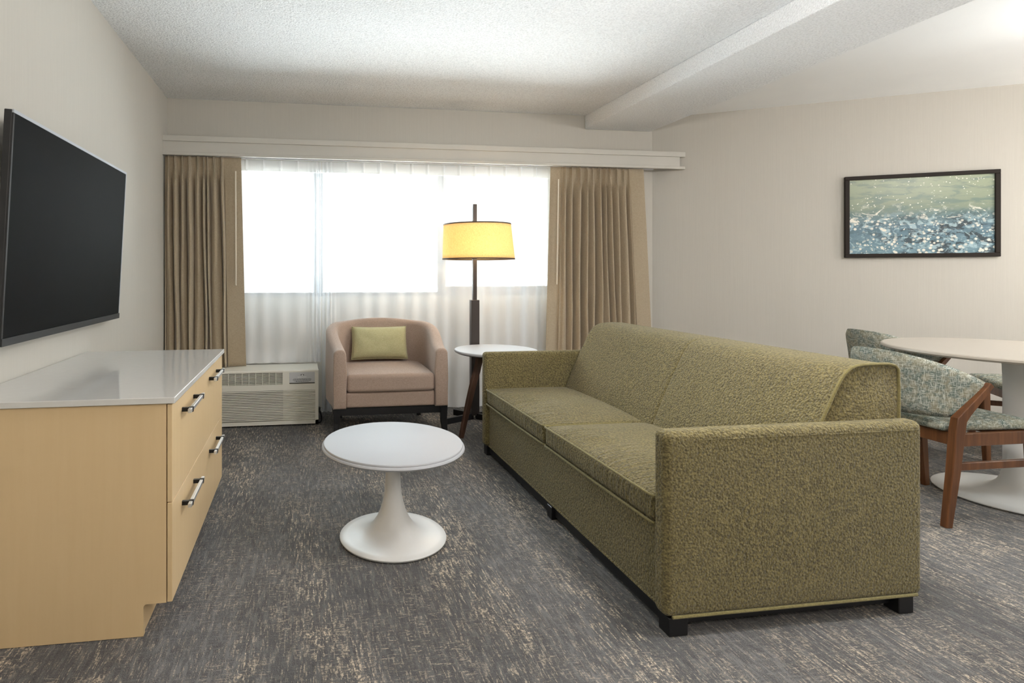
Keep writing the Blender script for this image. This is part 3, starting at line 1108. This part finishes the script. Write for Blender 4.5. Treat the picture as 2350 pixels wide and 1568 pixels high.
soft_box(bm, 0.30, 0.92, 3.935, 4.47, 0.230, 0.322, 0.01)
obj('front_rail', at_chair(bm), M['taupe'], ch)
bm = nb()
def cpuff(u, v, w, p):
    return (0.004 * u * (1 - v * v), -0.010 * max(0, -v) * (1 - u * u), (0.018 if w > 0 else 0.0) * (1 - u * u) * (1 - v * v) * max(0, w) - 0.03 * 0)
soft_box(bm, 0.299, 0.921, 3.862, 4.455, 0.332, 0.456, 0.026, cpuff, 12)
sc = obj('seat_cushion', at_chair(bm), M['taupe'], ch)
bm = nb()
box(bm, 0.235, 0.985, 3.885, 3.915, 0.172, 0.221); box(bm, 0.235, 0.985, 4.50, 4.53, 0.172, 0.221)
box(bm, 0.205, 0.235, 3.90, 4.45, 0.185, 0.221); box(bm, 0.985, 1.015, 3.90, 4.45, 0.185, 0.221)
obj('base_frame', at_chair(bm), M['black_wood'], ch, smooth=False)
for (x, y, sx, sy) in ((0.232, 3.89, -1, -1), (0.988, 3.89, 1, -1), (0.300, 4.50, -0.6, 0.4), (0.930, 4.50, 0.6, 0.4)):
    bm = nb()
    bar(bm, [(x + sx * 0.012, y + sy * 0.012, 0.001), (x, y, 0.12), (x, y, 0.2205)], [0.030, 0.042, 0.050], [0.030, 0.042, 0.050], (0, 1, 0), 0.002)
    obj('leg', at_chair(bm), M['black_wood'], ch, smooth=False)

# throw pillow leaning on the chair back
pl = thing('throw_pillow', 'pistachio green rectangular pillow propped in the taupe armchair', 'pillow', (0.597, 4.365, 0.484))
pl.rotation_euler = (math.radians(-14), 0, math.radians(-1))
bm = nb()
def pillow_pt(u, v, s):
    w2, h2 = 0.222, 0.128
    cu = 1 - 0.055 * (1 - v * v) * 0.6
    cv = 1 - 0.075 * (1 - u * u) * 0.6
    x = u * w2 * (1.0 - 0.035 * (1 - v * v)) * (1.0 - 0.03 * (v + 1) * 0.5)
    z = v * h2 * (1.0 - 0.045 * (1 - u * u)) + h2
    e = max(0.0, (1 - u ** 4) * (1 - v ** 4))
    y = s * 0.062 * e ** 0.55
    y += 0.006 * mnoise.noise(Vector((u * 2.2, v * 2.2, s * 3))) * e
    return (x, y, z)
nu, nv = 36, 24
for s in (-1, 1):
    g = [[bm.verts.new(pillow_pt(-1 + 2 * i / nu, -1 + 2 * j / nv, s)) for j in range(nv + 1)] for i in range(nu + 1)]
    for i in range(nu):
        for j in range(nv):
            bm.faces.new((g[i][j], g[i + 1][j], g[i + 1][j + 1], g[i][j + 1]))
obj('cushion', bm, M['lime'], pl, angle=80)
bm = nb()
ring = []
for i in range(nu): ring.append(pillow_pt(-1 + 2 * i / nu, -1, 0))
for j in range(nv): ring.append(pillow_pt(1, -1 + 2 * j / nv, 0))
for i in range(nu): ring.append(pillow_pt(1 - 2 * i / nu, 1, 0))
for j in range(nv): ring.append(pillow_pt(-1, 1 - 2 * j / nv, 0))
tube(bm, ring, 0.003, 6, closed=True)
obj('seam', bm, M['lime'], pl)

# ------------------------------------------------------------------ sofa
sf = thing('sofa', 'long olive boucle sofa with two seat cushions on black block feet', 'sofa', (1.15, 1.64, 0))
SY0, SY1 = 1.640, 3.500
def at_sofa(bm):
    return move(bm, (-1.15, -1.64, 0))
AT = 0.068
def arm_puff(u, v, w, p):
    return (0, 0.004 * v * (1 - u * u) * (1 - w * w), 0)
for y0, y1 in ((SY0, SY0 + AT), (SY1 - AT, SY1)):
    bm = nb()
    soft_box(bm, 1.140, 2.102, y0, y1, 0.060, 0.655, 0.024, arm_puff, 12)
    a = obj('arm', at_sofa(bm), M['boucle'], sf)
    bm = nb()
    tube(bm, [(1.166, y0 + 0.002, 0.064), (2.076, y0 + 0.002, 0.064), (2.099, y0 + 0.028, 0.064), (2.099, y1 - 0.028, 0.064)], 0.0055, 8)
    obj('piping', at_sofa(bm), M['piping'], a)
    bm = nb()
    ys = y0 - 0.0005 if y0 < 2 else y1 + 0.0005
    tube(bm, [(1.165, ys + (0.002 if y0 < 2 else -0.002), 0.626), (1.4, ys, 0.627), (1.8, ys, 0.627), (2.08, ys, 0.627)], 0.0016, 6)
    obj('seam', at_sofa(bm), M['boucle'], a)
bm = nb()
soft_box(bm, 1.168, 2.070, SY0 + AT - 0.002, SY1 - AT + 0.002, 0.060, 0.330, 0.014, None, 14)
base = obj('seat_base', at_sofa(bm), M['boucle'], sf)
bm = nb(); tube(bm, [(1.168, SY0 + AT + 0.002, 0.064), (1.168, SY1 - AT - 0.002, 0.064)], 0.005, 8)
obj('piping', at_sofa(bm), M['boucle'], base)
def seat_puff(u, v, w, p):
    k = (1 - u ** 4) * (1 - abs(v) ** 3)
    dz = 0.032 * k * max(0, w)
    dxf = -0.010 * (1 - v * v) * max(0, -u) * (1 - w * w)
    dz += 0.004 * mnoise.noise(Vector((p.x * 9, p.y * 9, 3))) * max(0, w) * k
    return (dxf, 0, dz)
split = 2.568
for y0, y1 in ((SY0 + AT + 0.004, split - 0.003), (split + 0.003, SY1 - AT - 0.004)):
    bm = nb()
    soft_box(bm, 1.150, 1.700, y0, y1, 0.334, 0.426, 0.020, seat_puff, 26, 4)
    cu = obj('seat_cushion', at_sofa(bm), M['crease'], sf)
    for zz in (0.4235, 0.3345):
        bm = nb()
        tube(bm, [(1.60, y0 + 0.001, zz), (1.25, y0 + 0.001, zz), (1.165, y0 + 0.001, zz), (1.152, y0 + 0.003, zz), (1.1465, y0 + 0.014, zz)] +
             [(1.1465 - 0.003 * math.sin(PI * k / 10), y0 + 0.014 + (y1 - y0 - 0.028) * k / 10, zz + 0.003 * math.sin(PI * k / 10) * (zz > 0.4)) for k in range(1, 10)] +
             [(1.1465, y1 - 0.014, zz), (1.152, y1 - 0.003, zz), (1.165, y1 - 0.001, zz), (1.25, y1 - 0.001, zz), (1.60, y1 - 0.001, zz)], 0.0045, 8)
        obj('piping', at_sofa(bm), M['piping'], cu)
# tall back with a rolled top front edge
prof_f = [(1.640, 0.340), (1.655, 0.400), (1.672, 0.450), (1.698, 0.510), (1.722, 0.565), (1.746, 0.615), (1.769, 0.662), (1.790, 0.702),
          (1.808, 0.738), (1.824, 0.768), (1.840, 0.794), (1.857, 0.814), (1.877, 0.829), (1.902, 0.838), (1.935, 0.842), (1.985, 0.843), (2.035, 0.842), (2.060, 0.836), (2.072, 0.822),
          (2.075, 0.75), (2.075, 0.60), (2.075, 0.40), (2.075, 0.20), (1.90, 0.20), (1.75, 0.30)]
def back_shape(y0, y1, near_flat, far_flat):
    bm = nb()
    loops = []
    ns = 44
    cx, cz = 1.90, 0.55
    for i in range(ns + 1):
        t = i / ns
        # concentrate stations at both ends
        tt = 0.5 - 0.5 * math.cos(PI * t)
        y = y0 + (y1 - y0) * tt
        dn, df = (y - y0), (y1 - y)
        l = []
        for (x, z) in prof_f:
            sx = sz = 0.0
            front = 1.0 if x < 1.99 else max(0.0, (2.075 - x) / 0.085)
            bow = 0.012 * math.sin(PI * tt) * front * smooth01((z - 0.36) / 0.15)
            sx -= bow
            for dist, flat in ((dn, near_flat), (df, far_flat)):
                R = 0.012 if flat == 'piped' else (0.022 if flat == 'seam' else 0.060)
                if dist < R:
                    k = 1 - math.sqrt(max(0, 1 - (1 - dist / R) ** 2))
                    m_ = R * (0.35 if flat != 'round' else 0.8)
                    if z > 0.33:
                        vx, vz = cx - x, cz - z
                        ll = math.hypot(vx, vz)
                        if x < 2.05:
                            sx += vx / ll * k * m_
                        sz += vz / ll * k * m_ if z > 0.7 else 0
            l.append(Vector((x + sx, y, z + sz)))
        loops.append(l)
    skin_pts(bm, loops)
    return bm
by0, by1 = 1.702, 3.436
bs = 2.50
b1 = obj('backrest', at_sofa(back_shape(by0, bs, 'piped', 'seam')), M['boucle'], sf, angle=50)
b2 = obj('backrest', at_sofa(back_shape(bs, by1, 'seam', 'round')), M['boucle'], sf, angle=50)
bm = nb()
tube(bm, [(x + 0.003 if x < 1.9 else x, by0 - 0.002, z + 0.001 if z > .8 else z) for (x, z) in prof_f[4:21]], 0.0055, 8)
obj('piping', at_sofa(bm), M['piping'], b1)
# black base rails and block feet
bm = nb()
box(bm, 1.173, 1.195, SY0 + 0.06, SY1 - 0.06, 0.016, 0.0595)
box(bm, 2.040, 2.062, SY0 + 0.06, SY1 - 0.06, 0.022, 0.0595)
box(bm, 1.20, 2.04, SY0 + 0.035, SY0 + 0.057, 0.022, 0.0595); box(bm, 1.20, 2.04, SY1 - 0.057, SY1 - 0.035, 0.022, 0.0595)
obj('base_rail', at_sofa(bm), M['black_wood'], sf, smooth=False)
for x0, x1 in ((1.156, 1.222), (2.008, 2.066)):
    for y0, y1 in ((SY0 + 0.004, SY0 + 0.058), (2.50, 2.55), (SY1 - 0.058, SY1 - 0.004)):
        bm = nb(); box(bm, x0, x1, y0, y1, 0.0005, 0.0598, 0.002, 1)
        obj('foot', at_sofa(bm), M['black_wood'], sf, smooth=False)

# ------------------------------------------------------------------ pedestal coffee table
ct = thing('coffee_table', 'small round white pedestal coffee table in the middle of the carpet', 'table', (0.392, 2.440, 0))
bm = nb()
lathe(bm, [(0.0, 0.002), (0.226, 0.002), (0.232, 0.006), (0.2335, 0.012), (0.230, 0.0155), (0.203, 0.018), (0.163, 0.0235), (0.132, 0.032), (0.107, 0.046), (0.087, 0.066), (0.070, 0.092), (0.057, 0.122),
           (0.0465, 0.155), (0.039, 0.19), (0.035, 0.23), (0.0325, 0.28), (0.0318, 0.33), (0.033, 0.392), (0.0, 0.392)], 96)
obj('pedestal_base', bm, M['white_lacquer'], ct, angle=50)
bm = nb()
lathe(bm, [(0.0, 0.3925), (0.275, 0.3925), (0.297, 0.396), (0.307, 0.401), (0.3115, 0.407), (0.309, 0.4125), (0.304, 0.4145), (0.3025, 0.4155), (0.3035, 0.4185), (0.302, 0.4225), (0.298, 0.424), (0.0, 0.424)], 128, sy=1.05)
obj('tabletop', bm, M['marble'], ct, angle=30)

# ------------------------------------------------------------------ side table
st = thing('side_table', 'round marble-topped side table with walnut legs behind the sofa arm', 'table', (1.392, 3.942, 0))
bm = nb()
lathe(bm, [(0.0, 0.580), (0.288, 0.580), (0.297, 0.584), (0.300, 0.592), (0.2985, 0.599), (0.294, 0.602), (0.0, 0.602)], 96)
obj('tabletop', bm, M['marble'], st, angle=30)
bm = nb(); lathe(bm, [(0.0, 0.5745), (0.275, 0.5745), (0.283, 0.577), (0.283, 0.5798), (0.0, 0.5798)], 72)
obj('under_ring', bm, M['black_metal'], st, angle=30)
for ang in (200.8, 320.8, 80.8):
    a = math.radians(ang)
    dirx, diry = math.cos(a), math.sin(a)
    bm = nb()
    prof = [(0.150, 0.574), (0.155, 0.52), (0.172, 0.46), (0.20, 0.39), (0.24, 0.26), (0.277, 0.13), (0.312, 0.002)]
    bar(bm, [(r * dirx, r * diry, z) for r, z in prof], [0.044, 0.046, 0.046, 0.046, 0.043, 0.038, 0.032], [0.030, 0.030, 0.030, 0.030, 0.028, 0.026, 0.024], (-diry, dirx, 0), 0.003)
    obj('leg', bm, M['walnut'], st, smooth=False)

# ------------------------------------------------------------------ floor lamp
fl = thing('floor_lamp', 'tall dark floor lamp with glowing linen drum shade', 'lamp', (1.352, 4.325, 0))
bm = nb()
box(bm, -0.033, 0.033, -0.028, 0.028, 0.03, 0.945, 0.002, 1)
obj('lower_post', bm, M['bronze'], fl, smooth=False)
bm = nb()
box(bm, -0.016, 0.016, -0.016, 0.016, 0.944, 1.706, 0.002, 1)
obj('pole', bm, M['bronze'], fl, smooth=False)
for ang, ln in ((207, 0.30), (133, 0.19), (27, 0.25), (-47, 0.30)):
    a = math.radians(ang)
    bm = nb()
    bar(bm, [(0.02 * math.cos(a), 0.02 * math.sin(a), 0.024), (ln * math.cos(a), ln * math.sin(a), 0.024)], 0.044, 0.024, (-math.sin(a), math.cos(a), 0))
    obj('foot', bm, M['black_metal'], fl, smooth=False)
SH = (0.034, -0.005)
bm = nb()
def shade_ring(r, z):
    return [Vector((SH[0] * (1.555 - z) / 0.285 * 1.0 * 0.35 + 0.018 + r * math.cos(2 * PI * k / 96), SH[1] + r * math.sin(2 * PI * k / 96), z)) for k in range(96)]
skin_pts(bm, [shade_ring(0.283 + (0.264 - 0.283) * t, 1.272 + 0.270 * t) for t in [i / 8 for i in range(9)]], cap=False)
shd = obj('lamp_shade', bm, M['shade'], fl)
sol = shd.modifiers.new('thickness', 'SOLIDIFY'); sol.thickness = 0.002; sol.offset = 0
bm = nb()
for z0, z1, r0 in ((1.2655, 1.276, 0.2855), (1.538, 1.5475, 0.2665)):
    skin_pts(bm, [shade_ring(r0, z0), shade_ring(r0 - 0.0006, z1), shade_ring(r0 - 0.0045, z1), shade_ring(r0 - 0.004, z0), shade_ring(r0, z0)], cap=False)
obj('shade_trim', bm, M['shade_trim'], fl)
bm = nb()
for k in range(3):
    a = 2 * PI * k / 3 + 0.5
    tube(bm, [(0.016 * math.cos(a), 0.016 * math.sin(a), 1.50), (0.26 * math.cos(a) + 0.02, 0.26 * math.sin(a) - 0.005, 1.535)], 0.003, 6)
obj('shade_spider', bm, M['bronze'], fl)
bm = nb()
lathe(bm, [(0.0, 1.335), (0.018, 1.34), (0.029, 1.36), (0.030, 1.378), (0.022, 1.40), (0.013, 1.425), (0.013, 1.44), (0.0, 1.44)], 24, (0.055, -0.045))
obj('bulb', bm, M['bulb'], fl)
ll = bpy.data.lights.new('lamp_glow', 'POINT')
ll.energy = FLOOR_LAMP_WATT
ll.color = (1.0, 0.81, 0.57)
ll.shadow_soft_size = 0.035
lo = bpy.data.objects.new('lamp_glow', ll)
lo.location = (1.352 + 0.02, 4.325 - 0.085, 1.375)
COL.objects.link(lo)

# ------------------------------------------------------------------ picture on the angled wall
pang = math.atan2(-0.59, 1)
nx_, ny_ = -dx, -dy                     # out of the wall, into the room
pc = Vector((4.769, ow_y(4.769), 1.610))
pc.x += nx_ * 0.004; pc.y += ny_ * 0.004
pic = thing('framed_picture', 'dark-framed photograph of splashing water on the right wall', 'picture', pc, pang)
PW, PH, FB = 0.470, 0.327, 0.030
bm = nb()
for x0, x1, z0, z1 in ((-PW, PW, PH - FB, PH), (-PW, PW, -PH, -PH + FB), (-PW, -PW + FB, -PH + FB, PH - FB), (PW - FB, PW, -PH + FB, PH - FB)):
    box(bm, x0, x1, -0.030, 0.0, z0, z1, 0.002, 1)
obj('frame', bm, M['frame'], pic, smooth=False)
bm = nb(); box(bm, -PW + FB - 0.002, PW - FB + 0.002, -0.016, -0.002, -PH + FB - 0.002, PH - FB + 0.002)
obj('print', bm, M['picture'], pic, smooth=False)

# ------------------------------------------------------------------ dining table
dt = thing('dining_table', 'large round white pedestal dining table at the right', 'table', (3.680, 2.420, 0))
bm = nb()
lathe(bm, [(0.0, 0.002), (0.322, 0.002), (0.329, 0.005), (0.330, 0.009), (0.326, 0.012), (0.26, 0.016), (0.19, 0.022), (0.14, 0.032), (0.105, 0.048), (0.082, 0.070), (0.068, 0.10), (0.061, 0.14), (0.0585, 0.20), (0.0585, 0.60), (0.062, 0.70), (0.075, 0.738), (0.0, 0.738)], 96)
obj('pedestal_base', bm, M['white_lacquer'], dt, angle=50)
bm = nb()
lathe(bm, [(0.0, 0.739), (0.50, 0.739), (0.532, 0.744), (0.540, 0.752), (0.538, 0.761), (0.532, 0.765), (0.0, 0.765)], 128)
obj('tabletop', bm, M['laminate'], dt, angle=30)

# ------------------------------------------------------------------ dining chairs (facing local +x)
def make_dining_chair(label):
    t = thing('dining_chair', label, 'chair', (0, 0, 0), 0, 'tweed dining chairs around the white table')
    bm = nb()
    def spuff(u, v, w, p):
        k = (1 - u ** 4) * (1 - v ** 4)
        return (0, 0.02 * v * u, 0.022 * k * max(0, w))
    soft_box(bm, -0.215, 0.262, -0.228, 0.228, 0.432, 0.472, 0.018, spuff, 12)
    obj('seat', bm, M['tweed'], t)
    for s in (-1, 1):
        bm = nb()
        bar(bm, [(-0.218, s * 0.222, 0.001), (-0.196, s * 0.232, 0.24), (-0.182, s * 0.238, 0.44), (-0.174, s * 0.240, 0.495), (-0.148, s * 0.246, 0.528), (-0.090, s * 0.252, 0.590), (-0.030, s * 0.257, 0.652)],
            [0.034, 0.044, 0.052, 0.052, 0.040, 0.032, 0.026], [0.030, 0.034, 0.036, 0.034, 0.030, 0.028, 0.024], (0, 1, 0), 0.003)
        obj('leg', bm, M['chair_wood'], t, angle=25)
        bm = nb()
        bar(bm, [(0.252, s * 0.232, 0.001), (0.236, s * 0.236, 0.24), (0.226, s * 0.238, 0.430)], [0.030, 0.040, 0.048], [0.028, 0.034, 0.036], (0, 1, 0), 0.003)
        obj('leg', bm, M['chair_wood'], t, angle=25)
        bm = nb(); box(bm, -0.165, 0.210, s * 0.238 - 0.011, s * 0.238 + 0.011, 0.372, 0.430, 0.002, 1)
        obj('side_rail', bm, M['chair_wood'], t, smooth=False)
        bm = nb(); box(bm, -0.185, 0.222, s * 0.236 - 0.009, s * 0.236 + 0.009, 0.262, 0.296, 0.002, 1)
        obj('stretcher', bm, M['chair_wood'], t, smooth=False)
    bm = nb(); box(bm, -0.192, -0.170, -0.222, 0.222, 0.372, 0.430, 0.002, 1)
    obj('back_rail', bm, M['chair_wood'], t, smooth=False)
    bm = nb(); box(bm, 0.206, 0.228, -0.222, 0.222, 0.372, 0.430, 0.002, 1)
    obj('front_rail', bm, M['chair_wood'], t, smooth=False)
    # wrap-around upholstered back
    bm = nb()
    loops = []
    n = 40
    for i in range(n + 1):
        q = -1 + 2 * i / n
        phi = q * math.radians(82)
        c = (1 - math.cos(phi)) / (1 - math.cos(math.radians(82)))
        ye = math.sin(phi) / math.sin(math.radians(82))
        aq = abs(q)
        zb = 0.494 + 0.008 * aq ** 3
        zt = 0.795 - (0.795 - 0.655) * aq ** 2.3
        nrm = Vector((-math.cos(phi), math.sin(phi), 0))
        th = 0.036 * (1 - 0.35 * aq ** 4)
        loop = []
        K = 10
        for side_ in (1, -1):
            rng = range(K + 1) if side_ == 1 else range(K, -1, -1)
            for k in rng:
                w = k / K
                z = zb + (zt - zb) * w
                xe = -0.160 + 0.135 * w          # ends lean forwards going up
                xc = -0.290 - 0.085 * w          # middle leans backwards going up
                x = xc + (xe - xc) * c
                yv = ye * (0.222 + 0.022 * w)
                edge = math.sqrt(max(0.0, 1 - (2 * w - 1) ** 6))
                p = Vector((x, yv, z)) + nrm * (side_ * th / 2 * max(0.12, edge))
                loop.append(p)
        loops.append(loop)
    skin_pts(bm, loops)
    obj('backrest', bm, M['tweed'], t, angle=70)
    return t

def copy_thing(root, loc, rotz, label):
    r = root.copy(); COL.objects.link(r)
    r.location = loc; r.rotation_euler = (0, 0, rotz); r['label'] = label
    for chd in list(root.children):
        c = chd.copy(); COL.objects.link(c); c.parent = r
        for g in chd.children:
            g2 = g.copy(); COL.objects.link(g2); g2.parent = c
    return r

c1 = make_dining_chair('green tweed dining chair nearest, right behind the sofa')
c1.location = (3.128, 2.400, 0)
for loc, rz, lab in (((3.935, 3.150, 0), -0.08, 'tweed dining chair beyond the dining table, half hidden by its top'),
                     ((4.610, 2.910, 0), PI - 0.60, 'dining chair mostly hidden behind the white dining table column')):
    copy_thing(c1, loc, rz, lab)

# ------------------------------------------------------------------ fill lights added out of view (behind and beside the camera)
def pendant(x, y, label, first=[None]):  # unseen fill light added behind the camera
    if first[0] is not None:
        return copy_thing(first[0], (x, y, CEIL), 0, label)
    t = thing('fill_pendant', label, 'light', (x, y, CEIL), 0, 'added fill lights shaped as globe pendants')
    bm = nb(); lathe(bm, [(0.0, -0.001), (0.07, -0.001), (0.07, -0.02), (0.012, -0.03), (0.012, -0.30), (0.05, -0.31), (0.05, -0.345), (0.0, -0.345)], 40)
    obj('stem', bm, M['chrome'], t)
    bm = nb()
    lathe(bm, [(0.20 * math.sin(PI * k / 16), -0.53 + 0.185 * math.cos(PI * k / 16)) for k in range(17)], 40)
    obj('globe', bm, M['globe'], t)
    first[0] = t
    return t
pendant(0.5, -0.4, 'added unseen globe fill light nearest the dresser wall')
pendant(2.6, -0.8, 'added unseen globe fill light behind the sofa end of the room')
def fill_dome(x, y, label, first=[None]):  # unseen fill light added overhead, just above the view
    if first[0] is not None:
        return copy_thing(first[0], (x, y, CEIL), 0, label)
    t = thing('fill_dome', label, 'light', (x, y, CEIL), 0, 'added fill lights shaped as flat domes')
    bm = nb(); lathe(bm, [(0.0, -0.001), (0.12, -0.001), (0.12, -0.025), (0.012, -0.035), (0.012, -0.30), (0.06, -0.31), (0.06, -0.335), (0.0, -0.335)], 40)
    obj('canopy', bm, M['chrome'], t)
    bm = nb()
    lathe(bm, [(0.19 * math.sin(PI * k / 16) ** 0.85, -0.41 + 0.078 * math.cos(PI * k / 16)) for k in range(17)], 48)
    obj('dome', bm, M['dome'], t)
    first[0] = t
    return t
fill_dome(1.60, 1.55, 'added unseen dome fill light above the front of the sofa')
fill_dome(4.35, 1.75, 'added unseen dome fill light over the dining side')
gl = thing('fill_globe_lamp', 'globe floor lamp added out of view, after the glow on the right wall', 'lamp', (5.65, 2.0, 0))  # unseen lamp added to light the beam and the right ceiling
bm = nb(); lathe(bm, [(0.0, 0.001), (0.15, 0.001), (0.15, 0.018), (0.02, 0.03), (0.012, 0.05), (0.012, 1.28), (0.05, 1.29), (0.05, 1.315), (0.0, 1.315)], 40)
obj('stand', bm, M['black_metal'], gl)
bm = nb(); lathe(bm, [(0.16 * math.sin(PI * k / 16), 1.465 - 0.16 * math.cos(PI * k / 16)) for k in range(17)], 40)
obj('globe', bm, M['fill_globe'], gl)
